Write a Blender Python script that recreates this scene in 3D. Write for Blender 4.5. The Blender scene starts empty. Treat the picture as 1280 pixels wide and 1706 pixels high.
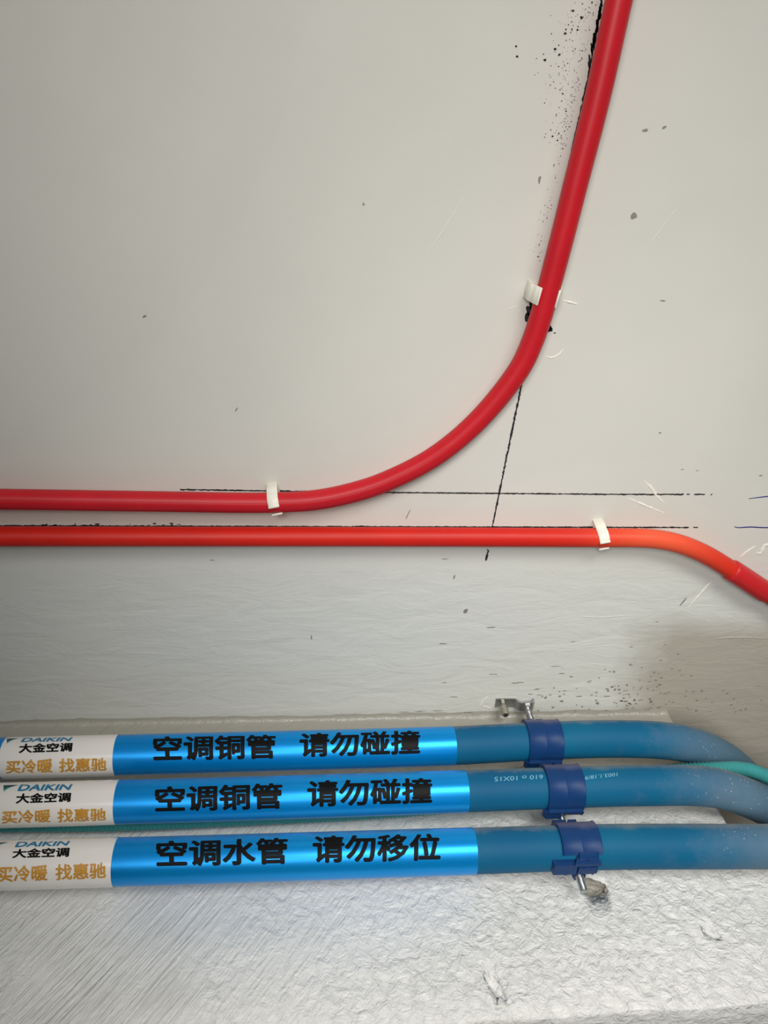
import bpy, bmesh, math, random
from mathutils import Vector, Matrix, noise
random.seed(7)
SC = bpy.context.scene
COL = SC.collection

# ------------------------------------------------------------------ camera
W, H_IMG, F = 1280, 1706, 1282.0
CAM = Vector((0.0, 0.0, 2.10))
CEIL = 2.77                       # ceiling height
# directions of the room axes seen in camera axes (x right, y down, z forward)
ex = Vector((17000.0, 37.0, 1282.0)).normalized()
ez0 = Vector((-95.0, -753.0, 1282.0)).normalized()
ez = (ez0 - ex * ez0.dot(ex)).normalized()
ey = ez.cross(ex)
def to_world(v):
    return Vector((v.dot(ex), v.dot(ey), v.dot(ez)))
right, down, fwd = (to_world(Vector(a)) for a in ((1,0,0), (0,1,0), (0,0,1)))
cd = bpy.data.cameras.new('camera')
cam = bpy.data.objects.new('camera', cd); COL.objects.link(cam)
m = Matrix.Identity(4)
for i in range(3):
    m[i][0] = right[i]; m[i][1] = -down[i]; m[i][2] = -fwd[i]; m[i][3] = CAM[i]
cam.matrix_world = m
cd.sensor_width = 36.0; cd.sensor_fit = 'AUTO'; cd.lens = 36.0 * F / H_IMG
cd.clip_start = 0.01
SC.camera = cam

# ------------------------------------------------------------------ light
SC.view_settings.view_transform = 'Standard'
SC.view_settings.look = 'None'
SC.view_settings.gamma = 1.0
SC.view_settings.use_curve_mapping = False
SC.view_settings.exposure = 0.0
world = bpy.data.worlds.new('world'); SC.world = world
world.use_nodes = True
bg = world.node_tree.nodes['Background']
bg.inputs[0].default_value = (0.90, 0.96, 1.0, 1); bg.inputs[1].default_value = 0.14
def area(name, loc, target, sx, sy, power, color=(1, 1, 1), spread=180):
    l = bpy.data.lights.new(name, 'AREA'); l.shape = 'RECTANGLE'
    l.size, l.size_y, l.energy, l.color = sx, sy, power, color
    l.spread = math.radians(spread)
    o = bpy.data.objects.new(name, l); COL.objects.link(o)
    o.location = loc
    o.rotation_euler = (Vector(target) - Vector(loc)).to_track_quat('-Z', 'Y').to_euler()
    return o
# LIGHTS
def spot(name, loc, target, watts, size, color=(1, 1, 1), radius=.3):
    l = bpy.data.lights.new(name, 'SPOT'); l.energy = watts; l.spot_size = math.radians(size); l.spot_blend = 1.0
    l.shadow_soft_size = radius; l.color = color
    o = bpy.data.objects.new(name, l); COL.objects.link(o); o.location = loc
    o.rotation_euler = (Vector(target) - Vector(loc)).to_track_quat('-Z', 'Y').to_euler()
spot('fill_spot', (-.2, -.4, 1.5), (.3, .15, 2.77), 41, 56, (1.0, 0.99, 0.955))  # spots added out of view to shape the left-to-right falloff, not real fittings
spot('fill_spot', (-.2, -.4, 1.5), (.3, .62, 2.65), 36, 44, (1.0, 0.99, 0.965))
spot('fill_spot', (.4, -1.1, 1.6), (.22, .64, 2.56), 64, 44, (1.0, 0.99, 0.965))
spot('fill_spot', (.9, -1.1, 1.6), (.3, .50, 2.68), 44, 46, (1.0, 0.99, 0.965))
spot('fill_spot', (-.6, -1.0, 1.2), (-.5, -.3, 2.77), 52, 50, (1.0, 0.99, 0.955))

# ------------------------------------------------------------------ geometry helpers
def ray(px, py):
    return to_world(Vector((px - W / 2, py - H_IMG / 2, F)))
def on_z(px, py, z=CEIL):
    d = ray(px, py); return CAM + d * ((z - CAM.z) / d.z)
def on_y(px, py, y):
    d = ray(px, py); return CAM + d * ((y - CAM.y) / d.y)

def new_obj(name, bm, mat=None, parent=None, smooth=True, loc=None, angle=40):
    me = bpy.data.meshes.new(name)
    bm.normal_update()
    bm.to_mesh(me); bm.free()
    if mat is not None:
        for x in (mat if isinstance(mat, (list, tuple)) else [mat]):
            me.materials.append(x)
    o = bpy.data.objects.new(name, me); COL.objects.link(o)
    if smooth:
        me.polygons.foreach_set('use_smooth', [True] * len(me.polygons))
        me.set_sharp_from_angle(angle=math.radians(angle))
    if parent is not None:
        o.parent = parent
    return o
def tag(o, label=None, cat=None, group=None, kind=None):
    for k, v in (('label', label), ('category', cat), ('group', group), ('kind', kind)):
        if v: o[k] = v
    return o
def rebase(o, origin):
    """move a top-level mesh's origin to a point of its own"""
    origin = Vector(origin)
    o.data.transform(Matrix.Translation(-origin)); o.location = origin
    return o
def catmull(pts, step):
    """pts: list of Vectors (any dim tuple) -> dense list"""
    P = [Vector(p) for p in pts]
    P = [P[0] * 2 - P[1]] + P + [P[-1] * 2 - P[-2]]
    out = []
    for i in range(1, len(P) - 2):
        p0, p1, p2, p3 = P[i-1], P[i], P[i+1], P[i+2]
        d0, d1, d2 = (max((b - a).length, 1e-9) ** .5 for a, b in ((p0, p1), (p1, p2), (p2, p3)))
        n = max(2, int((p2 - p1).length / step))
        m1 = (p1 - p0) / d0 - (p2 - p0) / (d0 + d1) + (p2 - p1) / d1
        m2 = (p2 - p1) / d1 - (p3 - p1) / (d1 + d2) + (p3 - p2) / d2
        m1, m2 = m1 * d1, m2 * d1
        for k in range(n):
            t = k / n
            out.append(p1 * (2*t**3 - 3*t**2 + 1) + m1 * (t**3 - 2*t**2 + t) + p2 * (-2*t**3 + 3*t**2) + m2 * (t**3 - t**2))
    out.append(P[-2])
    return out
def frames(path, up=Vector((0, 0, 1))):
    fr = []
    for i, p in enumerate(path):
        a = path[max(i-1, 0)]; b = path[min(i+1, len(path)-1)]
        t = (b - a).normalized()
        s = up.cross(t)
        s = s.normalized() if s.length > 1e-6 else Vector((1, 0, 0))
        u = t.cross(s).normalized()
        fr.append((t, s, u))
    return fr
def sweep(bm, path, radius, seg=32, cap=True, up=Vector((0, 0, 1)), matidx=0):
    fr = frames(path, up)
    rings = []
    for i, p in enumerate(path):
        r = radius(i) if callable(radius) else radius
        t, s, u = fr[i]
        rings.append([bm.verts.new(p + s * (r * math.cos(2*math.pi*k/seg)) + u * (r * math.sin(2*math.pi*k/seg))) for k in range(seg)])
    for a, b in zip(rings, rings[1:]):
        for k in range(seg):
            f = bm.faces.new((a[k], a[(k+1) % seg], b[(k+1) % seg], b[k])); f.material_index = matidx
    if cap:
        bm.faces.new(rings[0][::-1]).material_index = matidx
        bm.faces.new(rings[-1]).material_index = matidx
    return rings
def box(bm, c, sx, sy, sz, rot=None, bevel=0.0):
    r = bmesh.ops.create_cube(bm, size=1.0)
    vs = r['verts']
    M = Matrix.Translation(Vector(c)) @ (rot.to_4x4() if rot else Matrix.Identity(4)) @ Matrix.Diagonal((sx, sy, sz, 1))
    bmesh.ops.transform(bm, matrix=M, verts=vs)
    if bevel:
        es = {e for v in vs for e in v.link_edges}
        bmesh.ops.bevel(bm, geom=list(es), offset=bevel, segments=2, affect='EDGES', profile=.5)
def prism(bm, outline, origin, A, B, C, depth):
    """closed 2-D outline (a,b) extruded symmetrically by depth along C"""
    n = len(outline)
    lo = [bm.verts.new(origin + A*a + B*b - C*(depth/2)) for a, b in outline]
    hi = [bm.verts.new(origin + A*a + B*b + C*(depth/2)) for a, b in outline]
    fs = [bm.faces.new(lo[::-1]), bm.faces.new(hi)]
    for k in range(n):
        fs.append(bm.faces.new((lo[k], lo[(k+1) % n], hi[(k+1) % n], hi[k])))
    bmesh.ops.recalc_face_normals(bm, faces=fs)
def thick_line(pts, t):
    """2-D polyline -> closed outline of thickness t"""
    L, R = [], []
    for i, p in enumerate(pts):
        a = Vector(pts[max(i-1, 0)]); b = Vector(pts[min(i+1, len(pts)-1)])
        d = (b - a).normalized(); n = Vector((-d.y, d.x))
        L.append(Vector(p) + n*t/2); R.append(Vector(p) - n*t/2)
    return [tuple(v) for v in L + R[::-1]]

# ------------------------------------------------------------------ materials
def srgb(r, g, b):
    f = lambda c: (c/255/12.92) if c/255 <= .04045 else ((c/255 + .055)/1.055) ** 2.4
    return (f(r), f(g), f(b), 1)
class Mat:
    def __init__(s, name):
        s.m = bpy.data.materials.new(name); s.m.use_nodes = True
        s.t = s.m.node_tree; s.n = s.t.nodes; s.b = s.n['Principled BSDF']
        s.tc = s.n.new('ShaderNodeTexCoord')
    def link(s, a, b): s.t.links.new(a, b)
    def mapping(s, scale=(1, 1, 1), rot=(0, 0, 0), loc=(0, 0, 0)):
        mp = s.n.new('ShaderNodeMapping'); s.link(s.tc.outputs['Object'], mp.inputs[0])
        mp.inputs['Scale'].default_value = scale; mp.inputs['Rotation'].default_value = rot; mp.inputs['Location'].default_value = loc
        return mp.outputs[0]
    def noise(s, scale, detail=4, rough=.5, vec=None, dist=0.0):
        nn = s.n.new('ShaderNodeTexNoise'); nn.inputs['Scale'].default_value = scale
        nn.inputs['Detail'].default_value = detail; nn.inputs['Roughness'].default_value = rough
        nn.inputs['Distortion'].default_value = dist
        s.link(vec if vec else s.tc.outputs['Object'], nn.inputs['Vector'])
        return nn.outputs['Fac']
    def ramp(s, fac, a, b, ca=(0, 0, 0, 1), cb=(1, 1, 1, 1)):
        r = s.n.new('ShaderNodeValToRGB'); s.link(fac, r.inputs[0])
        r.color_ramp.elements[0].position = a; r.color_ramp.elements[1].position = b
        r.color_ramp.elements[0].color = ca; r.color_ramp.elements[1].color = cb
        return r.outputs[0]
    def mix(s, fac, a, b, mode='MIX'):
        x = s.n.new('ShaderNodeMix'); x.data_type = 'RGBA'; x.blend_type = mode
        for inp, v in ((x.inputs[0], fac), (x.inputs[6], a), (x.inputs[7], b)):
            if isinstance(v, (int, float)): inp.default_value = v
            elif isinstance(v, tuple): inp.default_value = v
            else: s.link(v, inp)
        return x.outputs[2]
    def math(s, op, a, b=0.0, c=None):
        x = s.n.new('ShaderNodeMath'); x.operation = op
        for inp, v in zip(x.inputs, (a, b, c)):
            if v is None: continue
            if isinstance(v, (int, float)): inp.default_value = v
            else: s.link(v, inp)
        return x.outputs[0]
    def sep(s, sock):
        x = s.n.new('ShaderNodeSeparateXYZ'); s.link(sock, x.inputs[0]); return x.outputs
    def bump(s, h, strength, dist, prev=None):
        x = s.n.new('ShaderNodeBump'); x.inputs['Strength'].default_value = strength
        x.inputs['Distance'].default_value = dist; s.link(h, x.inputs['Height'])
        if prev: s.link(prev, x.inputs['Normal'])
        return x.outputs[0]
    def color(s, v):
        if isinstance(v, tuple): s.b.inputs['Base Color'].default_value = v
        else: s.link(v, s.b.inputs['Base Color'])
    def set(s, **k):
        for a, v in k.items():
            inp = s.b.inputs[{'rough': 'Roughness', 'metal': 'Metallic', 'spec': 'Specular IOR Level', 'coat': 'Coat Weight', 'coat_rough': 'Coat Roughness', 'aniso': 'Anisotropic'}[a]]
            if isinstance(v, (int, float)): inp.default_value = v
            else: s.link(v, inp)
        return s
    def normal(s, n): s.link(n, s.b.inputs['Normal'])

def ceiling_mat():
    M = Mat('ceiling_plaster')
    big = M.noise(3.2, 5, .55)
    base = M.mix(M.ramp(big, .35, .68), srgb(208, 206, 197), srgb(215, 212, 204))
    # the strip between the lower conduit and the beam is coarser, greyer plaster
    xyz = M.sep(M.tc.outputs['Object'])
    wob = M.noise(9, 3, .5)
    yy = M.math('ADD', xyz[1], M.math('MULTIPLY', M.math('SUBTRACT', wob, .5), .05))
    strip = M.ramp(M.math('MULTIPLY_ADD', yy, 14.0, -5.95), 0.0, 1.0)
    base = M.mix(strip, base, srgb(212, 212, 205))
    # darker grey-brown patch by the right-hand corner
    px = M.math('MULTIPLY_ADD', xyz[0], 1.0, M.math('MULTIPLY', M.math('SUBTRACT', M.noise(14, 4, .55), .5), .09))
    a = M.ramp(M.math('MULTIPLY_ADD', px, 16.0, -16*.335), 0.0, 1.0)
    b2 = M.ramp(M.math('MULTIPLY_ADD', yy, 26.0, -26*.522), 0.0, 1.0)
    patch = M.math('MULTIPLY', a, b2)
    base = M.mix(M.math('MULTIPLY', patch, .85), base, srgb(168, 160, 146))
    M.color(base)
    smooth_h = M.noise(26, 5, .5)
    fine = M.noise(120, 4, .6, vec=M.mapping((.45, 1, 1)))
    trowel = M.noise(30, 6, .62, vec=M.mapping((.5, 1.5, 1), rot=(0, 0, .25)), dist=.6)
    n1 = M.bump(smooth_h, .22, .0025)
    n2 = M.bump(fine, .08, .0006, n1)
    x = M.n.new('ShaderNodeBump'); x.inputs['Distance'].default_value = .0035
    M.link(trowel, x.inputs['Height']); M.link(n2, x.inputs['Normal'])
    M.link(M.math('MULTIPLY', strip, .5), x.inputs['Strength'])
    M.normal(x.outputs[0])
    M.set(rough=.62, spec=.35)
    return M.m
def beam_mat():
    M = Mat('beam_cement_primer')
    xyz = M.sep(M.tc.outputs['Object'])
    big = M.noise(7, 5, .6)
    base = M.mix(M.ramp(big, .35, .68), srgb(228, 227, 222), srgb(238, 237, 233))
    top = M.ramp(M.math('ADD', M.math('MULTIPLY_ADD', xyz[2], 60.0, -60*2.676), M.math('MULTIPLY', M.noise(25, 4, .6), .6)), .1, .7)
    base = M.mix(top, base, srgb(168, 164, 152))       # unprimed render along the top, with the pipes' shade painted in
    M.color(base)
    # diagonal trowel scratches on the left, blistered lumps on the right
    mp = M.n.new('ShaderNodeMapping'); mp.inputs['Rotation'].default_value = (0, .95, 0)
    M.link(M.tc.outputs['Object'], mp.inputs[0])
    mp2 = M.n.new('ShaderNodeMapping'); mp2.inputs['Scale'].default_value = (16, 40, 300)
    M.link(mp.outputs[0], mp2.inputs[0])
    scratch = M.noise(1.0, 4, .6, vec=mp2.outputs[0], dist=.3)
    lumps = M.noise(90, 5, .6, dist=.5)
    lump2 = M.noise(22, 4, .55, dist=.5)
    side = M.ramp(M.math('ADD', xyz[0], M.math('MULTIPLY', M.math('SUBTRACT', big, .5), .5)), .0, 1.0)
    sidef = M.math('MULTIPLY_ADD', M.math('ADD', xyz[0], M.math('MULTIPLY', M.math('SUBTRACT', big, .5), .35)), 5.0, .55)
    cl = M.n.new('ShaderNodeClamp'); M.link(sidef, cl.inputs[0])
    patchy = M.math('MULTIPLY', M.ramp(M.noise(13, 4, .6), .40, .62), .75)
    sc = M.mix(patchy, M.ramp(scratch, .3, .75), M.ramp(lumps, .35, .7))
    h = M.mix(cl.outputs[0], sc, M.ramp(lumps, .35, .7))
    low = M.ramp(M.math('MULTIPLY_ADD', xyz[2], -14.0, 14.0*2.725), 0.0, 1.0)
    x1 = M.n.new('ShaderNodeBump'); x1.inputs['Distance'].default_value = .0027
    M.link(h, x1.inputs['Height']); M.link(M.math('MULTIPLY_ADD', low, .50, .30), x1.inputs['Strength'])
    n1 = x1.outputs[0]
    n2 = M.bump(lump2, .35, .006, n1)
    n3 = M.bump(M.noise(420, 3, .6), .2, .0006, n2)
    M.normal(n3)
    M.set(rough=.30, spec=.6)
    return M.m
def simple(name, col, rough=.5, metal=0.0, spec=.5, coat=0.0, var=None, vscale=20, bump=None):
    M = Mat(name)
    if var:
        M.color(M.mix(M.ramp(M.noise(vscale, 5, .6), .35, .7), col, var))
    else:
        M.color(col)
    M.set(rough=rough, metal=metal, spec=spec, coat=coat)
    if bump:
        M.normal(M.bump(M.noise(bump[0], 4, .6), bump[1], bump[2]))
    return M.m
def dusty(name, col, var, dust, rough=.6, speck=True):
    """foam insulation: fine dust lying on the upper side, specks of plaster"""
    M = Mat(name)
    base = M.mix(M.ramp(M.noise(9, 5, .6), .38, .68), col, var)
    g = M.n.new('ShaderNodeNewGeometry')
    nz = M.sep(g.outputs['Normal'])[2]
    d = M.math('ADD', nz, M.math('MULTIPLY', M.math('SUBTRACT', M.noise(30, 5, .7), .5), .9))
    base = M.mix(M.math('MULTIPLY', M.ramp(d, .18, .85), .80), base, dust)
    # plaster dust drifted over the right-hand end
    xyz = M.sep(M.tc.outputs['Object'])
    drift = M.math('ADD', M.math('MULTIPLY_ADD', xyz[0], 7.0, -2.55), M.math('MULTIPLY', M.noise(18, 5, .65), 1.1))
    drift = M.ramp(drift, .35, 1.3)
    base = M.mix(M.math('MULTIPLY', drift, .30), base, dust)
    if speck:
        v = M.n.new('ShaderNodeTexVoronoi'); v.inputs['Scale'].default_value = 330
        M.link(M.tc.outputs['Object'], v.inputs['Vector'])
        sp = M.ramp(v.outputs['Distance'], .10, .20, (1, 1, 1, 1), (0, 0, 0, 1))
        keep = M.ramp(M.sep(v.outputs['Color'])[0], .80, .82)
        sp = M.math('MULTIPLY', M.math('MULTIPLY', sp, keep), M.math('MULTIPLY_ADD', drift, .9, .03))
        base = M.mix(sp, base, srgb(214, 222, 224))
    M.color(base)
    M.set(rough=rough, spec=.22)
    M.normal(M.bump(M.noise(260, 3, .6), .12, .0006))
    return M.m

MAT = {}
MAT['ceiling'] = ceiling_mat()
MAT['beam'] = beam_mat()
MAT['hole'] = simple('broken_concrete', srgb(166, 162, 150), .9, var=srgb(140, 136, 126), vscale=120, bump=(150, .8, .003))
MAT['floor'] = simple('screed_floor', srgb(150, 146, 138), .8, var=srgb(170, 166, 158), vscale=4)
MAT['wall'] = simple('plain_plaster', srgb(190, 188, 180), .8, var=srgb(204, 202, 194), vscale=5)
MAT['ink'] = simple('ink', srgb(30, 28, 30), .8)
MAT['pen'] = simple('blue_pen', srgb(34, 32, 120), .6)
MAT['pit'] = simple('pit_shade', srgb(150, 146, 136), .9, var=srgb(116, 112, 104), vscale=60)  # shade inside the pits, painted as a dark colour on flat blobs
MAT['smear'] = simple('white_filler', srgb(228, 224, 212), .6, bump=(200, .3, .001))
MAT['red'] = simple('crimson_pvc', srgb(198, 26, 38), .42, var=srgb(184, 22, 34), vscale=12, spec=.35, bump=(60, .03, .001))
def orange_mat():
    M = Mat('orange_red_pvc')
    xyz = M.sep(M.tc.outputs['Object'])
    base = M.mix(M.ramp(M.noise(14, 5, .6), .35, .7), srgb(206, 34, 20), srgb(194, 30, 22))
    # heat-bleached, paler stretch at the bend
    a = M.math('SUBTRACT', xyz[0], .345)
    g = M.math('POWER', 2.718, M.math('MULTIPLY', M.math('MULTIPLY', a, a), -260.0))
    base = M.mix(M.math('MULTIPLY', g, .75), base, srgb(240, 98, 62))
    M.color(base); M.set(rough=.46, spec=.3)
    M.normal(M.bump(M.noise(60, 4, .5), .03, .001))
    return M.m
MAT['orange'] = orange_mat()
MAT['coupling'] = simple('red_coupling_pvc', srgb(200, 34, 38), .4, var=srgb(186, 30, 36), vscale=30)
MAT['clip'] = simple('white_clip_plastic', srgb(232, 228, 214), .4, var=srgb(222, 218, 205), vscale=60)
MAT['foam'] = dusty('teal_blue_foam', srgb(3, 95, 130), srgb(6, 87, 126), srgb(150, 154, 148))
MAT['clamp'] = dusty('navy_clamp_plastic', srgb(12, 50, 100), srgb(18, 58, 108), srgb(132, 122, 136), rough=.42, speck=False)
def foil_mat():
    M = Mat('blue_film_tape')
    base = M.mix(M.ramp(M.noise(8, 3, .5), .35, .7), srgb(0, 146, 228), srgb(0, 156, 234))
    g = M.n.new('ShaderNodeNewGeometry')               # thin dust lying on the upper side
    d = M.math('ADD', M.sep(g.outputs['Normal'])[2], M.math('MULTIPLY', M.math('SUBTRACT', M.noise(40, 5, .7), .5), .5))
    dm = M.math('MULTIPLY', M.ramp(d, .35, .85), .75)
    M.color(M.mix(dm, base, srgb(132, 146, 156)))
    M.set(rough=.34, metal=M.math('MULTIPLY_ADD', dm, -.6, .55), spec=.5)
    wr = M.noise(22, 4, .6, vec=M.mapping((.35, 1, 1.6)))
    M.normal(M.bump(wr, .10, .002))
    return M.m
MAT['foil'] = foil_mat()
def label_mat():
    M = Mat('white_film_label')
    M.color(M.mix(M.ramp(M.noise(10, 3, .5), .35, .7), srgb(232, 228, 222), srgb(238, 234, 228)))
    M.set(rough=.24, spec=.6, metal=.0, coat=.3)
    M.normal(M.bump(M.noise(24, 4, .6, vec=M.mapping((.4, 1, 1.5))), .10, .0016))
    return M.m
MAT['label'] = label_mat()
MAT['film_clear'] = simple('film_edge', srgb(70, 112, 128), .3)
MAT['black_print'] = simple('black_print', srgb(12, 13, 14), .5, spec=.12)
MAT['blue_print'] = simple('blue_print', srgb(32, 120, 160), .35)
MAT['dark_print'] = simple('dark_print', srgb(40, 70, 76), .35)
MAT['teal_print'] = simple('teal_print', srgb(70, 160, 165), .35)
MAT['gold_print'] = simple('gold_print', srgb(206, 152, 58), .4, var=srgb(186, 128, 40), vscale=120)
MAT['grey_print'] = simple('pale_print', srgb(110, 165, 190), .6)
MAT['hose'] = dusty('teal_hose_plastic', srgb(20, 148, 150), srgb(26, 160, 160), srgb(110, 160, 156), rough=.45, speck=False)
MAT['steel'] = simple('galvanised_steel', srgb(196, 198, 200), .30, metal=.95, var=srgb(170, 172, 172), vscale=90, bump=(300, .1, .0006))
MAT['dark_steel'] = simple('dull_steel', srgb(182, 178, 164), .4, metal=.8, var=srgb(150, 145, 130), vscale=90)
MAT['recess'] = simple('bore_dark', srgb(40, 38, 34), .8)

# ------------------------------------------------------------------ setting: ceiling, beam, wall, floor
YW = 0.679                                             # face of the beam
XC = on_y(1196, 1345, YW).x                            # outside corner of the beam face
bm = bmesh.new()
box(bm, (0.2, -0.6, CEIL + .05), 5.2, 5.2, .10)
ceiling = tag(rebase(new_obj('ceiling', bm, MAT['ceiling'], smooth=False), (0, 0, CEIL)), kind='structure')
bm = bmesh.new(); box(bm, (0.2, -0.6, -.05), 5.2, 5.2, .10)
tag(new_obj('floor', bm, MAT['floor'], smooth=False), kind='structure')
bm = bmesh.new(); box(bm, (0.2, YW + .26, 1.2), 5.2, .10, 2.4)
tag(new_obj('wall_back', bm, MAT['wall'], smooth=False), kind='structure')

ZB = on_y(1000, 1690, YW).z                            # lower edge of the beam
def build_beam():
    plan = [(-2.2, YW), (2.4, YW)]
    st = []
    for (a, b) in zip(plan, plan[1:]):
        L = math.hypot(b[0]-a[0], b[1]-a[1]); n = max(2, int(L / .006))
        dx, dy = (b[0]-a[0])/L, (b[1]-a[1])/L
        for k in range(n):
            t = k/n; st.append((a[0]+(b[0]-a[0])*t, a[1]+(b[1]-a[1])*t, -dy, dx))
    st.append((plan[-1][0], plan[-1][1], 0, 1))
    # blend the corner directions
    dirs = [Vector((s[2], s[3])) for s in st]
    for _ in range(2):
        dirs = [(dirs[max(i-1, 0)] + dirs[i] + dirs[min(i+1, len(dirs)-1)]).normalized() for i in range(len(dirs))]
    bm = bmesh.new(); rings = []
    for i, (x, y, _, _) in enumerate(st):
        d = dirs[i]                                    # into the beam
        j = noise.noise(Vector((x*30, y*30, 1))) ; j2 = noise.noise(Vector((x*55, y*55, 5)))
        fr = .0075 + .0022*j + .0016*j2 + .0010*noise.noise(Vector((x*130, y*130, 9)))                  # hand-made cove at the ceiling
        lo = ZB + .0030*noise.noise(Vector((x*14, 3, 2))) + .012*(x - .25)
        prof = [(-fr*1.25, CEIL + .0005)]
        for k in range(0, 7):
            a = math.pi/2*k/6
            prof.append((-fr + fr*math.sin(a), CEIL - fr + fr*math.cos(a)))
        z0, z1 = CEIL - fr, lo + .004
        for k in range(1, 14):
            z = z0 + (z1 - z0)*k/13
            prof.append((.0018*noise.noise(Vector((x*7, z*11, 4))), z))
        prof += [(.0012, lo + .0012), (.004, lo), (.02, lo + .001*j2), (.05, lo + .002*j), (.40, lo), (.40, CEIL + .0005)]
        rings.append([bm.verts.new((x + d.x*p, y + d.y*p, z)) for p, z in prof])
    for a, b in zip(rings, rings[1:]):
        n = len(a)
        for k in range(n):
            bm.faces.new((a[k], a[(k+1) % n], b[(k+1) % n], b[k]))
    bm.faces.new(rings[0]); bm.faces.new(rings[-1][::-1])
    bmesh.ops.recalc_face_normals(bm, faces=bm.faces[:])
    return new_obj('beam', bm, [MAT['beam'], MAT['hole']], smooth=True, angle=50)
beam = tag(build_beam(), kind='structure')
def carve(cut):
    md = beam.modifiers.new('carve', 'BOOLEAN'); md.operation = 'DIFFERENCE'; md.object = cut; md.solver = 'EXACT'
    bpy.context.view_layer.update()
    dg = bpy.context.evaluated_depsgraph_get()
    me = bpy.data.meshes.new_from_object(beam.evaluated_get(dg))
    beam.modifiers.clear(); old = beam.data; beam.data = me
    bpy.data.meshes.remove(old); bpy.data.objects.remove(cut)
# splayed recess in the upper right of the beam where the pipes turn away
bm = bmesh.new()
prism(bm, [(XC - .015, -.05), (XC, 0), (XC + .012, .02), (XC + .16, .28), (2.35, .28), (2.35, -.05)], Vector((0, YW, 2.688)), Vector((1, 0, 0)), Vector((0, 1, 0)), Vector((0, 0, 1)), .20)
carve(new_obj('cutter', bm, [MAT['beam'], MAT['hole']]))
def chip(px, py, rx, rz, depth, seed, rot=0.0, raw=1):
    """irregular pit broken out of the beam face"""
    c = on_y(px, py, YW)
    b = bmesh.new(); bmesh.ops.create_icosphere(b, subdivisions=4, radius=1.0)
    for v in b.verts:
        q = v.co.copy()
        v.co *= 1 + .35*noise.noise(q*1.6 + Vector((seed, 0, 0))) + .18*noise.noise(q*4 + Vector((0, seed, 0)))
    bmesh.ops.transform(b, matrix=Matrix.Translation(c) @ Matrix.Rotation(rot, 4, 'Y') @ Matrix.Diagonal((rx, depth, rz, 1)), verts=b.verts)
    cut = new_obj('cutter', b, [MAT['beam'], MAT['hole']])
    for p in cut.data.polygons: p.material_index = raw
    carve(cut)
chip(988, 1478, .0140, .0095, .010, 1.3)
chip(826, 1645, .0045, .0120, .0045, 4.1, -.55, 0)
chip(1187, 1556, .0090, .0035, .0040, 7.7, .5, 0)

# ------------------------------------------------------------------ marks on the ceiling
ZM = CEIL - .00025
def rel(o):                                            # child of the ceiling, keeps world place
    o.parent = ceiling; o.matrix_parent_inverse = Matrix.Translation(-Vector(ceiling.location)); return o
def blob(bm, c, rx, ry, ang=0.0, n=9, jag=.3, z=ZM):
    vs = []
    for k in range(n):
        a = 2*math.pi*k/n; r = 1 + random.uniform(-jag, jag)
        x, y = rx*r*math.cos(a), ry*r*math.sin(a)
        vs.append(bm.verts.new((c.x + x*math.cos(ang) - y*math.sin(ang), c.y + x*math.sin(ang) + y*math.cos(ang), z)))
    bm.faces.new(vs[::-1])
def ink_line(pts, wid, fade=0.0, gap=.06, rough=.5, name='ink_line', step=.0016):
    """snapped ink line: ragged ribbon with breaks, thinning out towards its end by 'fade'"""
    bm = bmesh.new()
    P = [on_z(*p, z=ZM) for p in pts]
    tot = sum((b-a).length for a, b in zip(P, P[1:])); s0 = 0
    for a, b in zip(P, P[1:]):
        L = (b-a).length; n = int(L/step); d = (b-a)/L; nn = Vector((-d.y, d.x, 0))
        prev = None
        for k in range(n+1):
            p = a + (b-a)*k/n; s = (s0 + L*k/n)/tot
            q = noise.noise(Vector((p.x*260, p.y*260, 2))) ; q2 = noise.noise(Vector((p.x*900, p.y*900, 8)))
            w = wid*(.85 + rough*q + .55*rough*q2)
            off = wid*.35*noise.noise(Vector((p.x*500, p.y*500, 20)))
            br = noise.noise(Vector((p.x*420, p.y*420, 31)))
            lim = -.88 + gap*2.2
            if fade and s > 1 - fade: lim = max(lim, -.55 + 1.1*(s - 1 + fade)/fade)
            if br < lim - .0 or w <= wid*.12: prev = None; continue
            w = max(w, wid*.2)
            cur = (bm.verts.new(p + nn*(off + w/2)), bm.verts.new(p + nn*(off - w/2)))
            if prev: bm.faces.new((prev[0], cur[0], cur[1], prev[1]))
            prev = cur
        s0 += L
    bmesh.ops.recalc_face_normals(bm, faces=bm.faces[:])
    return rel(new_obj(name, bm, MAT['ink'], smooth=False))
ink_line([(-300, 872), (0, 876), (820, 878), (1224, 879)], .0019, fade=.08, gap=.10)
ink_line([(300, 815.5), (455, 818), (640, 820.5), (1010, 823.5), (1242, 824)], .0018, fade=.14, gap=.11)
ink_line([(1008, -40), (998, 30), (978, 140), (938, 320), (870, 637), (820, 880)], .0020, gap=.01, rough=.7)
bm = bmesh.new()                                       # heavy ink beside the upper conduit
for k in range(26):
    y = random.uniform(5, 110); blob(bm, on_z(1005 - (y)*.225 + random.uniform(-1.5, 1), y), .0008, random.uniform(.001, .004), ang=-.3)
for px, py, a, b in ((811, 928, .0016, .0052), (813, 920, .001, .0028), (812, 916, .0006, .0012)):
    blob(bm, on_z(px, py), a, b, ang=.1)
for px, py, a, b in ((883, 521, .0030, .0075), (880, 530, .0030, .0052), (886, 512, .0018, .006)):
    blob(bm, on_z(px, py), a, b, ang=-.42, n=11, jag=.2)
for px, py, a, b in ((914, 547, .0035, .0038), (917, 549, .0022, .0022), (924.5, 554.5, .0008, .0007)):
    blob(bm, on_z(px, py), a, b)
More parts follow.
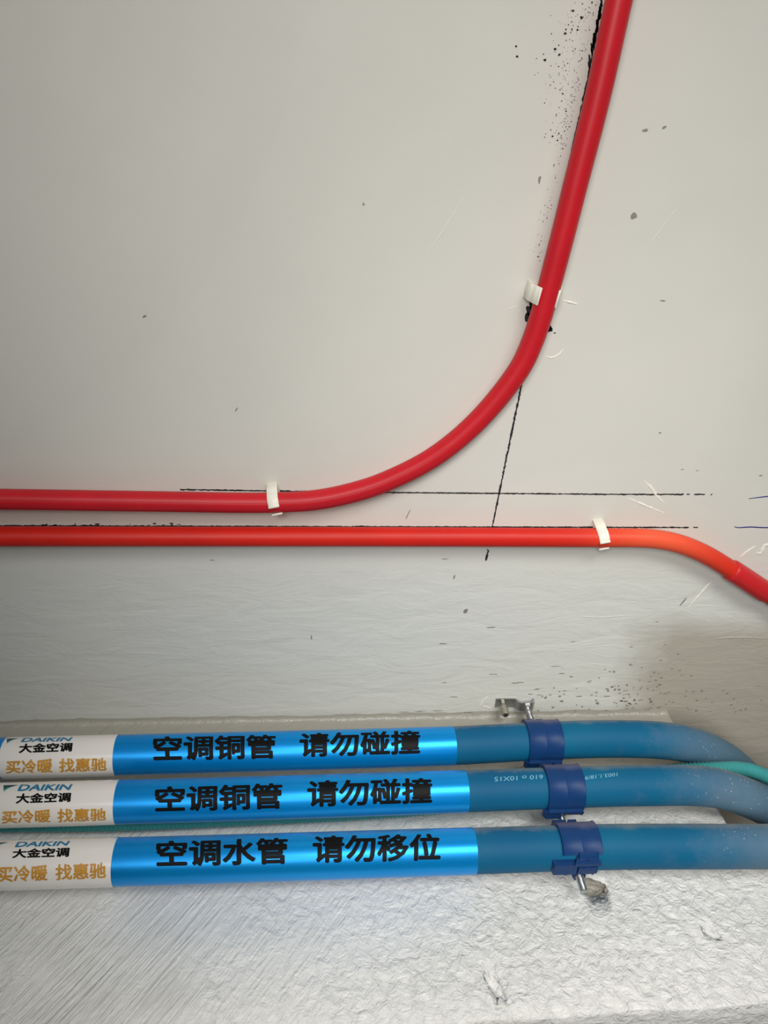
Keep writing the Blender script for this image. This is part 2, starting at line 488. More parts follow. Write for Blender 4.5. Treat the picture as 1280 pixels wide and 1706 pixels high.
for k in range(70):                                    # overspray teeth along the two horizontal lines
    x = random.uniform(0, 320); up = random.choice((876, 879.5))
    blob(bm, on_z(x, up + random.uniform(-1.5, 1.5) - (random.random() < .12)*2.5), random.uniform(.0006, .003), random.uniform(.0004, .0011))
rel(new_obj('ink_blot', bm, MAT['ink'], smooth=False))
bm = bmesh.new()
for k in range(360):                                   # fine ink spray left of the upper conduit
    t = random.random(); y = random.uniform(-20, 250) if t < .8 else random.uniform(200, 440)
    edge = 1003 - y*.225
    d = abs(random.gauss(0, 1))*(34 if y < 150 else 20 if y < 240 else 9) + 5
    r = random.choice((.0002, .00026, .00034, .00045)) * (1.9 if random.random() < .06 else 1)
    blob(bm, on_z(edge - d, y), r, r*random.uniform(.7, 1.2), n=6, jag=.25)
for px, py in ((860, 77), (862, 94), (925, 82), (942, 56), (955, 18), (932, 91), (908, 100), (969, 29)):
    blob(bm, on_z(px, py), .0011, .0009, n=7)
tag(rel(new_obj('ink_spray', bm, MAT['ink'], smooth=False)), kind='stuff')
def pen(pts, w):
    bm = bmesh.new(); P = catmull([on_z(*p, z=ZM) for p in pts], .003)
    L = [];
    for i, p in enumerate(P):
        d = (P[min(i+1, len(P)-1)] - P[max(i-1, 0)]).normalized(); nn = Vector((-d.y, d.x, 0))
        ww = w*(.55 + .45*min(1, i/4))
        L.append((bm.verts.new(p + nn*ww/2), bm.verts.new(p - nn*ww/2)))
    for a, b in zip(L, L[1:]): bm.faces.new((a[0], b[0], b[1], a[1]))
    bmesh.ops.recalc_face_normals(bm, faces=bm.faces[:])
    rel(new_obj('pen_mark', bm, MAT['pen'], smooth=False))
pen([(1248, 831), (1262, 829), (1280, 827), (1320, 822)], .0013)
pen([(1224, 877.5), (1230, 879), (1250, 878), (1272, 879), (1320, 878)], .0014)
bm = bmesh.new()                                       # flat dark blobs for the shade in air pits and trowel nicks in the coarse strip
for k in range(150):
    x = random.gauss(1075, 75); y = 1190 - abs(random.gauss(0, 38)) - 4
    if x < 860 or x > 1270 or y < 1070: continue
    if x > 1120 and random.random() < .35: continue
    blob(bm, on_z(x, y), random.uniform(.0007, .0024), random.uniform(.0006, .0016), ang=random.uniform(-.2, .4), n=8)
for px, py, L in ((926, 1110, .011), (937, 1122, .007), (981, 1136, .006), (984, 1134, .005), (858, 1138, .008), (884, 1156, .008), (895, 1148, .007), (868, 1137, .009), (819, 1045, .012), (738, 1072, .009),
                  (822, 1123, .010), (755, 1161, .009), (700, 1185, .012), (730, 1184, .012), (780, 1187, .012), (860, 1171, .010), (900, 1158, .009), (941, 1151, .007), (965, 1160, .008), (955, 1069, .005),
                  (1095, 1036, .004), (1109, 1074, .005), (742, 931, .008), (354, 933, .005), (740, 1137, .006), (1012, 1160, .010), (1040, 1168, .009), (672, 1186, .012), (1137, 782, .0035), (1162, 784, .0035), (1268, 792, .004)):
    blob(bm, on_z(px, py), L*.5, random.uniform(.0004, .0009), ang=random.uniform(-.05, .05), n=10, jag=.35)
for px, py, a, b, an in ((1138, 1003, .0010, .0062, .45), (776, 1018, .0022, .003, 0), (757, 961, .0008, .003, .1), (519, 1062, .0008, .0035, 0), (680, 857, .0005, .006, .35), (1057, 359, .0026, .0030, 0),
                         (241, 527, .0018, .0009, -.6), (394, 682, .0006, .0026, .5), (606, 340, .0010, .0012, 0), (899, 299, .0012, .0030, 0), (1100, 721, .0014, .0009, 0), (1075, 217, .0022, .0013, -.3), (1107, 212, .0018, .0009, -.5), (1105, 501, .0025, .0006, 0)):
    blob(bm, on_z(px, py), a, b, ang=an, n=10)
tag(rel(new_obj('pit_shade_mark', bm, MAT['pit'], smooth=False)), kind='stuff')
def smear(pts, w, h=.0011, mat='smear'):
    """raised ridge of filler"""
    bm = bmesh.new(); P = catmull([on_z(*p, z=CEIL) for p in pts], .002); L = []
    for i, p in enumerate(P):
        d = (P[min(i+1, len(P)-1)] - P[max(i-1, 0)]).normalized(); nn = Vector((-d.y, d.x, 0))
        t = i/(len(P)-1); k = max(.12, math.sin(math.pi*min(1, t*1.02 + .02))**.6) * (.8 + .5*noise.noise(p*300))
        L.append([bm.verts.new(p + nn*w*k*s + Vector((0, 0, -h*k*zz + .0002))) for s, zz in ((.5, 0), (.22, .9), (-.1, 1), (-.5, 0))])
    for a, b in zip(L, L[1:]):
        for j in range(3): bm.faces.new((a[j], b[j], b[j+1], a[j+1]))
    bmesh.ops.recalc_face_normals(bm, faces=bm.faces[:])
    for f in bm.faces:
        if f.normal.z > 0: f.normal_flip()
    rel(new_obj('filler_smear', bm, MAT[mat], smooth=True, angle=80))
smear([(1073, 800), (1083, 810), (1098, 830), (1112, 842)], .005)
smear([(1045, 829), (1075, 842), (1095, 850), (1113, 857)], .004)
smear([(936, 500), (948, 503), (966, 508)], .003)
smear([(866, 509), (850, 514), (838, 520)], .002, .0006, 'ceiling')
smear([(908, 592), (918, 596), (932, 590), (942, 576)], .0028)
smear([(1232, 930), (1246, 918), (1262, 908)], .004)
smear([(1258, 920), (1268, 922), (1275, 908), (1290, 912)], .006, .0016)
smear([(1145, 1014), (1165, 992), (1188, 968), (1196, 966)], .0045)
smear([(955, 1027), (1000, 1028), (1040, 1026), (1060, 1024)], .004, .0008, 'ceiling')
smear([(1180, 1066), (1220, 1062), (1285, 1064)], .006, .0010, 'ceiling')
smear([(700, 440), (725, 405), (760, 350), (790, 300)], .0030, .0005, 'ceiling')
smear([(1066, 430), (1100, 385), (1155, 312)], .0030, .0005, 'ceiling')
smear([(800, 1178), (806, 1166), (816, 1158)], .004)
smear([(803, 1176), (812, 1178), (822, 1181)], .003)

# ------------------------------------------------------------------ red conduits and their clips
RC = .0100
ZC = CEIL - .0026 - RC
def conduit(name, px, mat):
    path = catmull([on_z(*p, z=ZC) for p in px], .004)
    bm = bmesh.new(); sweep(bm, path, RC, 36)
    return new_obj(name, bm, mat), path
c1_px = [(-700, 822), (0, 831.6), (250, 835.3), (457, 837.2), (530, 832.5), (590, 820), (640, 803.5), (722, 762), (797, 700), (866, 614), (888, 567.5), (903.5, 520.6), (916.5, 473.7), (941, 380), (956, 320), (996.4, 160), (1031.5, 0), (1115, -370)]
c1, c1_path = conduit('red_conduit', c1_px, MAT['red'])
tag(rebase(c1, on_z(640, 803, ZC)), 'long crimson conduit sweeping in a wide bend up the ceiling, above the straight one', 'conduit')
bm = bmesh.new()                                       # moulding seam along the pipe
fr = frames(c1_path)
seam = []
for i, p in enumerate(c1_path):
    t, s, u = fr[i]
    a = math.radians(-62)
    side = -s if s.y > 0 or (abs(s.y) < .5 and s.x > 0) else s
    seam.append(p + side*math.cos(a)*(RC - .0001) + Vector((0, 0, 1))*math.sin(a)*(RC - .0001))
n_seam = int(len(seam)*.62)
sweep(bm, seam[:n_seam], .00035, 8)
o = new_obj('seam', bm, MAT['red']); o.parent = c1; o.matrix_parent_inverse = Matrix.Translation(-Vector(c1.location))

c2_px = [(-700, 893), (0, 893.6), (320, 894), (640, 894.4), (820, 895), (1000, 896), (1060, 896.3), (1090, 898), (1130, 905.5), (1175, 923.5), (1221, 951), (1252, 971), (1300, 1003), (1420, 1085), (1640, 1210)]
c2, c2_path = conduit('red_conduit', c2_px, MAT['orange'])
tag(rebase(c2, (0, 0, 0)), 'straight orange-red conduit nearest the blue pipes, bending into a coupling at its right end', 'conduit')
bm = bmesh.new()
cp = catmull([on_z(*p, z=ZC) for p in ((1217, 948.6), (1235, 960), (1256, 973.8), (1276, 987))], .002)
sweep(bm, cp, lambda i: RC + (.0019 if 0 < i < len(cp)-1 else .0007), 36)
tag(new_obj('coupling', bm, MAT['coupling'], c2), 'wider red coupling sleeve')

def clip_profile():
    """open saddle clip, section across the conduit: y (a) and depth below the ceiling (b)"""
    base = [(-.0165, 0), (-.0165, .0024), (.0165, .0024), (.0165, 0)]
    jaw = []
    for k in range(9):                                # long upper jaw wrapping over the conduit
        a = math.radians(180 - k*(118/8)); jaw.append((-math.cos(a)*-1*(RC + .0012), 0))
    return base
def make_clip(px, py, ang, label, width=.0105, stop=102):
    """px,py: where the conduit axis passes; ang: conduit direction in the ceiling plane"""
    c = on_z(px, py, ZC)
    root = bpy.data.objects.new('conduit_clip', None); COL.objects.link(root)
    root.location = (c.x, c.y, CEIL); root.rotation_euler = (0, 0, ang); root.empty_display_size = .01
    tag(root, label, 'clip', 'white clips holding the red conduits')
    A, B, C = Vector((0, 1, 0)), Vector((0, 0, -1)), Vector((1, 0, 0))
    cz = CEIL - ZC
    bm = bmesh.new()
    prism(bm, [(-.0155, -.0002), (-.0155, .0022), (.0170, .0022), (.0170, -.0002)], Vector(), A, B, C, width)
    bmesh.ops.bevel(bm, geom=bm.edges[:], offset=.0003, segments=1, affect='EDGES')
    new_obj('base_plate', bm, MAT['clip'], root)
    def arm(s, stop, name):
        R = RC + .0010
        line = [(s*(-.0148), .0005), (s*(-.0132), cz - .003)]
        for k in range(7):
            a = math.radians(178 + (stop - 178)*k/6)
            line.append((s*R*math.cos(a)*1.0, cz + R*math.sin(a)))
        tip = line[-1]
        line.append((tip[0] + s*.0004, tip[1] + .0022))
        bm = bmesh.new()
        prism(bm, thick_line(line, .0017), Vector(), A, B, C, width)
        bmesh.ops.bevel(bm, geom=bm.edges[:], offset=.0002, segments=1, affect='EDGES')
        new_obj(name, bm, MAT['clip'], root, angle=60)
    arm(1, stop, 'jaw')
    arm(-1, 150, 'jaw')
    return root
make_clip(458.5, 837.4, -.22, 'white plastic clip holding the crimson conduit left of its bend, with a foot showing below')
make_clip(1003, 896, -.22, 'white plastic clip holding the straight orange-red conduit near its right bend')
d = on_z(903.5, 520.6, ZC) - on_z(926, 440, ZC)
make_clip(909, 492, math.atan2(d.y, d.x) + math.pi, 'white plastic clip holding the crimson conduit above its bend, next to an ink blot', .0150, 138)

# ------------------------------------------------------------------ insulated pipes
RP, YP = .0200, .630
def pipe_path(px, step=.004):
    P = [on_y(p[0], p[1], p[2] if len(p) > 2 else YP) for p in px]
    return catmull(P, step)
def sub_path(path, x0, x1):
    """part of a path between two world X"""
    out = []
    for a, b in zip(path, path[1:]):
        for xx in (x0, x1):
            if a.x <= xx < b.x: out.append((xx, a.lerp(b, (xx - a.x)/(b.x - a.x))))
        if x0 < b.x < x1: out.append((b.x, b))
    out.sort(key=lambda q: q[0])
    return [q[1] for q in out]
def hit(path, px, py, R):
    """pixel -> (world X, angle) on a tube about the path; angle 0 = towards the room, +90 = up"""
    d = ray(px, py)
    def c_at(x):
        for a, b in zip(path, path[1:]):
            if a.x <= x < b.x: return a.lerp(b, (x - a.x)/(b.x - a.x))
        return path[0] if x < path[0].x else path[-1]
    t = (YP - .01)/d.y
    for _ in range(8):
        c = c_at((CAM + d*t).x)
        oy, oz = CAM.y - c.y, CAM.z - c.z
        A = d.y**2 + d.z**2; Bq = 2*(oy*d.y + oz*d.z); Cq = oy**2 + oz**2 - R*R
        disc = Bq*Bq - 4*A*Cq
        t = (-Bq - math.sqrt(max(disc, 0)))/(2*A)
    p = CAM + d*t; c = c_at(p.x)
    return p.x, math.atan2(p.z - c.z, -(p.y - c.y))
def on_tube(path, x, ang, R):
    for a, b in zip(path, path[1:]):
        if a.x <= x < b.x:
            c = a.lerp(b, (x - a.x)/(b.x - a.x)); break
    else: c = path[0] if x < path[0].x else path[-1]
    return Vector((x, c.y - R*math.cos(ang), c.z + R*math.sin(ang)))
def text_mesh(body):
    cu = bpy.data.curves.new('text', 'FONT'); cu.body = body; cu.size = 1.0
    cu.resolution_u = 3; cu.fill_mode = 'FRONT'
    ob = bpy.data.objects.new('text', cu); COL.objects.link(ob)
    bpy.context.view_layer.update()
    me = bpy.data.meshes.new_from_object(ob.evaluated_get(bpy.context.evaluated_depsgraph_get()))
    bpy.data.objects.remove(ob); bpy.data.curves.remove(cu)
    return me
def lettering(name, body, path, quad, R, mat, parent, bold=.0, shear=0.0, flip=False, me=None):
    """lay a line of text on the tube; quad = pixel corners tl, tr, br, bl of its ink box"""
    me = me or text_mesh(body)
    bm = bmesh.new(); bm.from_mesh(me); bpy.data.meshes.remove(me)
    # cut into thin bands so that it bends round the pipe
    ys = [v.co.y for v in bm.verts]; xs = [v.co.x for v in bm.verts]
    x0, x1, y0, y1 = min(xs), max(xs), min(ys), max(ys)
    for k in range(1, 12):
        yy = y0 + (y1 - y0)*k/12
        bmesh.ops.bisect_plane(bm, geom=bm.verts[:] + bm.edges[:] + bm.faces[:], plane_co=(0, yy, 0), plane_no=(0, 1, 0), dist=1e-5)
    q = [hit(path, px, py, R) for px, py in quad]
    shifts = [(0, 0)]
    if bold:
        shifts += [(bold*math.cos(a*math.pi/4), bold*math.sin(a*math.pi/4)) for a in range(8)]
        x0, x1, y0, y1 = x0 - bold, x1 + bold, y0 - bold, y1 + bold
    if shear:
        for v in bm.verts: v.co.x += shear*v.co.y
        xs = [v.co.x for v in bm.verts]; x0, x1 = min(xs) - bold, max(xs) + bold
    src = bm; bm = bmesh.new(); lay = bm.verts.layers.float.new('lift')
    for n_, (sx, sy) in enumerate(shifts):
        mp_ = {}
        for v in src.verts:
            w_ = bm.verts.new((v.co.x + sx, v.co.y + sy, 0)); w_[lay] = n_*3e-6; mp_[v] = w_
        for f in src.faces: bm.faces.new([mp_[v] for v in f.verts])
    src.free()
    for v in bm.verts:
        u = (v.co.x - x0)/(x1 - x0); w = (v.co.y - y0)/(y1 - y0)
        if flip: u, w = 1 - u, 1 - w
        tx = q[0][0]*(1-u) + q[1][0]*u; ta = q[0][1]*(1-u) + q[1][1]*u
        bx_ = q[3][0]*(1-u) + q[2][0]*u; ba = q[3][1]*(1-u) + q[2][1]*u
        v.co = on_tube(path, bx_*(1-w) + tx*w, ba*(1-w) + ta*w, R + v[lay])
    bmesh.ops.recalc_face_normals(bm, faces=bm.faces[:])
    for f in bm.faces:                                 # face the room
        c = f.calc_center_median()
        if f.normal.dot(CAM - c) < 0: f.normal_flip()
    return new_obj(name, bm, mat, parent, smooth=False)
def wrap(name, path, x0, x1, R, mat, parent):
    sp = sub_path(path, x0, x1)
    bm = bmesh.new()
    sp = [sp[0]] + [sp[0].lerp(sp[1], .1)] + sp[1:]
    sweep(bm, sp, R, 48, cap=False)
    return new_obj(name, bm, mat, parent)
def px_x(path, px, py, R=RP):
    return hit(path, px, py, R)[0]

PIPES = [
 dict(px=[(-900, 1284), (0, 1263), (190, 1258), (380, 1253), (640, 1246), (760, 1242), (900, 1234.5), (1000, 1231), (1080, 1232, .632), (1125, 1236, .637), (1163, 1244.5, .651), (1198, 1259.5, .680), (1228, 1280, .724), (1252, 1304, .772), (1262, 1322, .82)],
      tape=760, label=(3, 190), text=('空调铜管', '请勿碰撞'),
      t1=[(256, 1227), (460, 1223.5), (460, 1264), (256, 1268.5)], t2=[(499, 1221.5), (700, 1216.5), (700, 1256.5), (499, 1262)],
      logo=[(34.5, 1229.5), (121.5, 1228.3), (121.5, 1234.5), (34.5, 1236.5)], tri=[(11.5, 1230.5), (30, 1230), (30, 1238), (11.5, 1239)],
      name=[(31, 1239), (121.5, 1237), (121.5, 1252), (31, 1255)], g1=[(10, 1267), (88, 1263.5), (88, 1287), (10, 1289)], g2=[(99, 1263.5), (178, 1262), (178, 1284), (99, 1287)],
      lab='topmost blue insulated pipe, closest to the ceiling, wrapped in shiny blue warning tape'),
 dict(px=[(-900, 1362), (0, 1341.5), (190, 1336.3), (380, 1331), (760, 1318.6), (1000, 1310), (1090, 1308.5), (1150, 1308.5, .631), (1200, 1314, .637), (1243, 1328, .651), (1286, 1350, .690), (1325, 1382, .76)],
      tape=782, label=(-40, 190), text=('空调铜管', '请勿碰撞'),
      t1=[(259, 1310.5), (471, 1304), (471, 1347.5), (259, 1353.5)], t2=[(512, 1300.5), (720, 1295.5), (720, 1338.5), (512, 1345)],
      logo=[(29, 1307), (121.5, 1306.5), (121.5, 1316), (29, 1318)], tri=[(6, 1308), (31, 1307.5), (31, 1317), (6, 1319)],
      name=[(26, 1322), (119, 1320), (119, 1336), (26, 1339)], g1=[(3, 1350.5), (85, 1348), (85, 1370), (3, 1372.5)], g2=[(96, 1347.5), (177, 1346), (177, 1367), (96, 1370.5)],
      lab='middle blue insulated pipe of the three, with faint white size print near its clamp'),
 dict(px=[(-900, 1464), (0, 1441.5), (190, 1436), (380, 1430.5), (760, 1418.5), (1000, 1411), (1120, 1410), (1265, 1410), (1400, 1409), (2300, 1399)],
      tape=795, label=(-60, 189), text=('空调水管', '请勿移位'),
      t1=[(261, 1401), (480, 1395), (480, 1439.5), (261, 1445)], t2=[(521, 1392.5), (734, 1388.5), (734, 1434), (521, 1438.5)],
      logo=[(24.5, 1402.5), (117.5, 1401), (117.5, 1408.5), (24.5, 1411.5)], tri=[(-12, 1403.5), (14, 1403), (14, 1413), (-12, 1414)],
      name=[(20, 1414.5), (116.5, 1411.5), (116.5, 1427.5), (20, 1430)], g1=[(-5, 1443), (80, 1440.5), (80, 1467), (-5, 1470.5)], g2=[(93, 1440), (177, 1436.5), (177, 1463), (93, 1467)],
      lab='lowest blue insulated pipe of the three, running straight on to the right edge'),
]
def triangle_mesh(dark):
    bm = bmesh.new()
    pts = [(0, 1), (1, 1), (.62, .78), (.2, .55), (.0, .30)] if dark else [(.0, .62), (.2, .55), (.62, .78), (1, 1), (.45, .55), (0, 0)]
    bm.faces.new([bm.verts.new((x, y, 0)) for x, y in pts])
    # keep both halves in one box
    me = bpy.data.meshes.new('tri'); bm.to_mesh(me); bm.free(); return me
paths = []
for P in PIPES:
    path = pipe_path(P['px']); paths.append(path)
    root = bpy.data.objects.new('insulated_pipe', None); COL.objects.link(root); root.empty_display_size = .02
    tag(root, P['lab'], 'pipe', 'blue insulated pipes under the ceiling')
    base = min(path, key=lambda q: abs(q.x)).copy()
    root.location = base
    keep = []
    bm = bmesh.new(); sweep(bm, path, RP, 48)
    keep.append(new_obj('insulation', bm, MAT['foam'], root))
    yc = P['t1'][0][1] + 15
    x_lab0, x_lab1 = px_x(path, P['label'][0], yc), px_x(path, P['label'][1], yc)
    x_end = px_x(path, P['tape'], yc - 12)
    x_start = -.95
    tape = wrap('tape', path, x_lab1 - .002, x_end, RP + .0004, MAT['foil'], root)
    tag(tape, 'glossy blue film tape with black warning'); keep.append(tape)
    keep.append(lettering('lettering', P['text'][0], path, P['t1'], RP + .0006, MAT['black_print'], tape, bold=.033))
    keep.append(lettering('lettering', P['text'][1], path, P['t2'], RP + .0006, MAT['black_print'], tape, bold=.033))
    lab = wrap('label_wrap', path, x_lab0, x_lab1, RP + .0007, MAT['label'], root)
    tag(lab, 'white printed film band'); keep.append(lab)
    RL = RP + .0009
    keep.append(lettering('logo_lettering', 'DAIKIN', path, P['logo'], RL, MAT['blue_print'], lab, bold=.035, shear=.30))
    keep.append(lettering('lettering', '大金空调', path, P['name'], RL, MAT['black_print'], lab, bold=.040, shear=.08))
    keep.append(lettering('lettering', '买冷暖', path, P['g1'], RL, MAT['gold_print'], lab, bold=.030))
    keep.append(lettering('lettering', '找惠驰', path, P['g2'], RL, MAT['gold_print'], lab, bold=.030))
    (tl, tr, br, bl) = P['tri']
    keep.append(lettering('logo_triangle', '', path, [tl, tr, (tr[0], tl[1] + .7*(bl[1]-tl[1])), (tl[0], tl[1] + .7*(bl[1]-tl[1]))], RL, MAT['dark_print'], lab, me=triangle_mesh(True)))
    keep.append(lettering('logo_triangle', '', path, [tl, tr, br, bl], RL - .0001, MAT['teal_print'], lab, me=triangle_mesh(False)))
    far = wrap('tape', path, x_start, x_lab0 + .001, RP + .0004, MAT['foil'], root); keep.append(far)
    if P is PIPES[1]:
        keep.append(lettering('size_print', '610 o 10X15', path, [(824, 1294.5), (905, 1290.5), (905, 1297.5), (824, 1302)], RP + .0002, MAT['grey_print'], root, bold=.01, flip=True))
        keep.append(lettering('size_print', '1003.1.18/9', path, [(975, 1293), (1029, 1287), (1029, 1293), (975, 1299)], RP + .0002, MAT['grey_print'], root, bold=.01, flip=True))
    T = Matrix.Translation(-base)
    for o in keep:
        o.data.transform(T)

# ------------------------------------------------------------------ corrugated drain hose
hp = [(-700, 1372, .6625), (-200, 1374, .6625), (0, 1373, .6625), (200, 1371.5, .6625), (380, 1364, .6625), (640, 1351, .6625), (760, 1341, .6625), (900, 1322, .6625), (1040, 1296, .6620), (1130, 1284, .657), (1190, 1281.5, .651), (1240, 1281.5, .665), (1285, 1297, .694), (1330, 1326, .745)]
hpath = catmull([on_y(*p) for p in hp], .0011)
RH = .0074
acc = [0.0]
for a, b in zip(hpath, hpath[1:]): acc.append(acc[-1] + (b-a).length)
bm = bmesh.new()
sweep(bm, hpath, lambda i: RH + .0007*math.sin(acc[i]/.0042*2*math.pi), 20)
tag(rebase(new_obj('drain_hose', bm, MAT['hose'], angle=85), hpath[0]), 'thin teal corrugated drain hose threaded behind the middle blue pipe', 'hose')

# ------------------------------------------------------------------ pipe clamps on a threaded hanger rod
RODX = on_y(884, 1195, .655).x; RODY = .6560
def centre_at(path, x):
    for a, b in zip(path, path[1:]):
        if a.x <= x < b.x: return a.lerp(b, (x - a.x)/(b.x - a.x))
def arc_strip(bm, path, xw, a0, a1, r0, r1, n=20, c=None, crown=0.0, taper=0.0):
    """curved band about the pipe axis: angles in degrees, width xw = (x0, x1)"""
    rows = []
    for k in range(n+1):
        a = math.radians(a0 + (a1-a0)*k/n)
        w0, w1 = xw
        row = []
        xs = [w0, w0 + (w1-w0)*.04, (w0+w1)/2 - .0006, (w0+w1)/2, (w0+w1)/2 + .0006, w1 - (w1-w0)*.04, w1]
        for side, r in ((0, r0), (1, r1)):
            for j, x in enumerate(xs if side == 0 else xs[::-1]):
                jj = j if side == 0 else 6 - j
                rr = r + ((crown if jj == 3 else 0) + (.0007 if jj in (0, 6) else 0) if side == 1 else 0)
                row.append(bm.verts.new(c + Vector((x, -rr*math.cos(a), rr*math.sin(a)))))
        rows.append(row)
    for A, B in zip(rows, rows[1:]):
        m_ = len(A)
        for k in range(m_): bm.faces.new((A[k], A[(k+1) % m_], B[(k+1) % m_], B[k]))
    bm.faces.new(rows[0][::-1]); bm.faces.new(rows[-1])
def arc_block(bm, c, xw, ang, r0, r1, hw):
    """little block standing out of the band at angle ang (deg)"""
    a = math.radians(ang)
    er = Vector((0, -math.cos(a), math.sin(a))); et = Vector((0, math.sin(a), math.cos(a)))
    rot = Matrix((Vector((1, 0, 0)), er, et)).transposed()
    box(bm, c + er*((r0+r1)/2) + Vector(((xw[0]+xw[1])/2, 0, 0)), xw[1]-xw[0], r1-r0, hw, rot.to_3x3(), .0006)
def make_clamp(path, px, py, lab, latch_open):
    x = hit(path, px, py, RP)[0]
    c = centre_at(path, x)
    root = bpy.data.objects.new('pipe_clamp', None); COL.objects.link(root); root.empty_display_size = .02
    root.location = c; tag(root, lab, 'clamp', 'navy clamps carrying the blue pipes')
    Z = Vector((0, 0, 0)); t = .0024; hw = .0185
    R0 = RP + .0001
    # band over the front of the pipe
    bm = bmesh.new()
    arc_strip(bm, path, (-hw, hw), 112, -52 if latch_open else -118, R0, R0 + t, 26, Z, crown=.0002)
    bmesh.ops.recalc_face_normals(bm, faces=bm.faces[:])
    new_obj('band', bm, MAT['clamp'], root, angle=35)
    # saddle behind the pipe with the rod socket
    bm = bmesh.new()
    arc_strip(bm, path, (-.013, .013), 114, 246, R0, R0 + .0028, 16, Z)
    rx = RODX - c.x; ry = RODY - c.y
    bmesh.ops.recalc_face_normals(bm, faces=bm.faces[:])
    new_obj('saddle', bm, MAT['clamp'], root, angle=35)
    bm = bmesh.new()
    sweep(bm, [Vector((rx, ry, -.0125)), Vector((rx, ry, -.012)), Vector((rx, ry, .0115)), Vector((rx, ry, .012))], lambda i: .0058 + (.0006 if i in (1, 2) else 0), 20, up=Vector((0, 1, 0)))
    new_obj('rod_socket', bm, MAT['clamp'], root)
    # hinge tabs on the upper side
    bm = bmesh.new()
    for x0, x1 in ((-.0165, -.0030), (-.0010, .0075)):
        arc_block(bm, Z, (x0, x1), 84, R0 + .0006, R0 + .0078, .0042)
    new_obj('hinge_tab', bm, MAT['clamp'], root)
    if latch_open:
        bm = bmesh.new()
        s0, s1 = -.0045, .0135
        arc_strip(bm, path, (s0, s1), -46, -104, R0 + .0008, R0 + .0038, 12, Z)
        for a_, h_ in ((-62, .0030), (-80, .0018)):
            arc_block(bm, Z, (s0, s1), a_, R0 + .0030, R0 + .0052, h_)
        arc_block(bm, Z, (s0 + .007, s0 + .0088), -70, R0 + .0030, R0 + .0050, .010)
        bmesh.ops.recalc_face_normals(bm, faces=bm.faces[:])
        new_obj('latch_strap', bm, MAT['clamp'], root, angle=35)
        bm = bmesh.new()
        prism(bm, [(-.0095, -.026), (.0150, -.026), (.0125, -.0215), (.0140, -.0165), (-.0050, -.0165), (-.0072, -.0215)], Vector((0, -.0105, 0)), Vector((1, 0, 0)), Vector((0, 0, 1)), Vector((0, 1, 0)), .0042)
        sweep(bm, [Vector((.0028, -.0125, -.0225)), Vector((.0028, -.0135, -.0225))], .0011, 12)
        prism(bm, [(-.027, -.0245), (-.006, -.0245), (-.006, -.0175), (-.029, -.0165)], Vector((0, -.002, 0)), Vector((1, 0, 0)), Vector((0, 0, 1)), Vector((0, 1, 0)), .013)
        new_obj('latch', bm, MAT['clamp'], root, smooth=False)
    else:
        bm = bmesh.new()
        arc_strip(bm, path, (-hw + .001, hw - .001), -104, -128, R0 + .0022, R0 + .0060, 8, Z)
        bmesh.ops.recalc_face_normals(bm, faces=bm.faces[:])
        new_obj('latch_lip', bm, MAT['clamp'], root, angle=35)
        bm = bmesh.new()
        prism(bm, [(-.019, -.0240), (-.004, -.0240), (-.004, -.0190), (-.022, -.0190)], Vector((0, .012, 0)), Vector((1, 0, 0)), Vector((0, 0, 1)), Vector((0, 1, 0)), .010)
        new_obj('side_lug', bm, MAT['clamp'], root, smooth=False)
    return root
make_clamp(paths[0], 911, 1240, 'navy clamp around the topmost blue pipe, just under the steel bracket', False)
make_clamp(paths[1], 945, 1318, 'navy clamp around the middle blue pipe beside the faint white size print', False)
cl3 = make_clamp(paths[2], 967, 1395, 'navy clamp with a narrow latch strap around the lowest blue pipe', True)
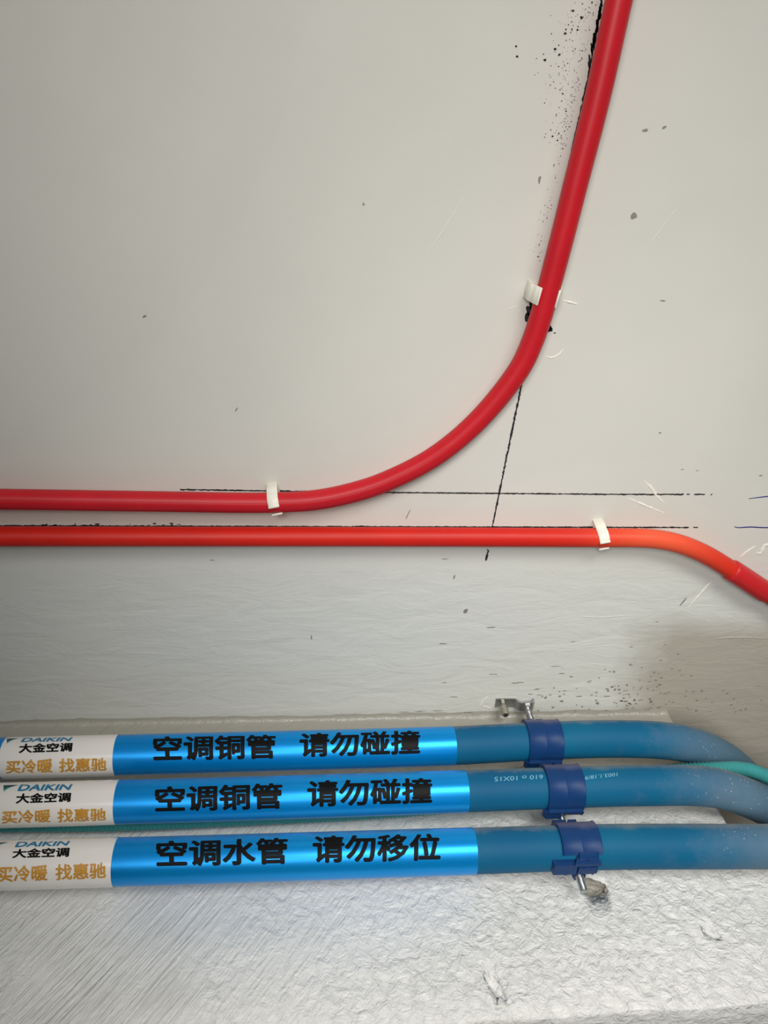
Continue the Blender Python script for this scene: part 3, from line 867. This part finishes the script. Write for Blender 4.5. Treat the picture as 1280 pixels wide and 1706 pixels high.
# threaded rod
z_lo = on_y(950, 1487, RODY).z; z_hi = CEIL - .0030
bm = bmesh.new()
zs = []; k = 0; z = z_lo
while z < z_hi: zs.append(z); z += .0003
sweep(bm, [Vector((RODX, RODY, q)) for q in zs], lambda i: .0036 + .00028*math.sin(i*.0003/.00125*2*math.pi), 20, up=Vector((0, 1, 0)))
tag(rebase(new_obj('threaded_rod', bm, MAT['steel'], angle=85), (RODX, RODY, z_lo)), 'steel threaded rod hanging behind the navy clamps, its end showing below the lowest pipe', 'rod')
# stepped steel bracket pinned to the ceiling
pA = on_z(836, 1176)
bx0 = pA.x
root = bpy.data.objects.new('hanger_bracket', None); COL.objects.link(root); root.empty_display_size = .02
root.location = (bx0, RODY, CEIL); tag(root, 'small stepped steel bracket screwed to the ceiling above the topmost navy clamp', 'bracket')
rx = RODX - bx0
bm = bmesh.new()
line = [(-.0085, -.0010), (rx - .0165, -.0010), (rx - .0125, -.0022), (rx - .0100, -.0068), (rx - .0075, -.0082), (rx + .0060, -.0082), (rx + .0078, -.0070), (rx + .0082, -.0015)]
prism(bm, thick_line(line, .0017), Vector(), Vector((1, 0, 0)), Vector((0, 0, 1)), Vector((0, 1, 0)), .013)
new_obj('strap', bm, MAT['steel'], root, angle=35)
bm = bmesh.new()
sweep(bm, [Vector((0, 0, -.0008)), Vector((0, 0, -.0060))], .0036, 6, up=Vector((0, 1, 0)))
sweep(bm, [Vector((0, 0, -.006)), Vector((0, 0, -.0085)), Vector((0, 0, -.011)), Vector((0, 0, -.0200)), Vector((0, 0, -.0215))], lambda i: (.0034, .0046, .0043, .0043, .0034)[i], 24, up=Vector((0, 1, 0)))
an = new_obj('anchor_pin', bm, MAT['dark_steel'], root, angle=35)
bm = bmesh.new()
sweep(bm, [Vector((0, 0, -.0214)), Vector((0, 0, -.0218))], .0022, 16, up=Vector((0, 1, 0)))
new_obj('bore', bm, MAT['recess'], an)
bm = bmesh.new()
sweep(bm, [Vector((rx, 0, -.0090)), Vector((rx, 0, -.0130))], .0055, 6, up=Vector((0, 1, 0)))
new_obj('nut', bm, MAT['steel'], root, angle=30)
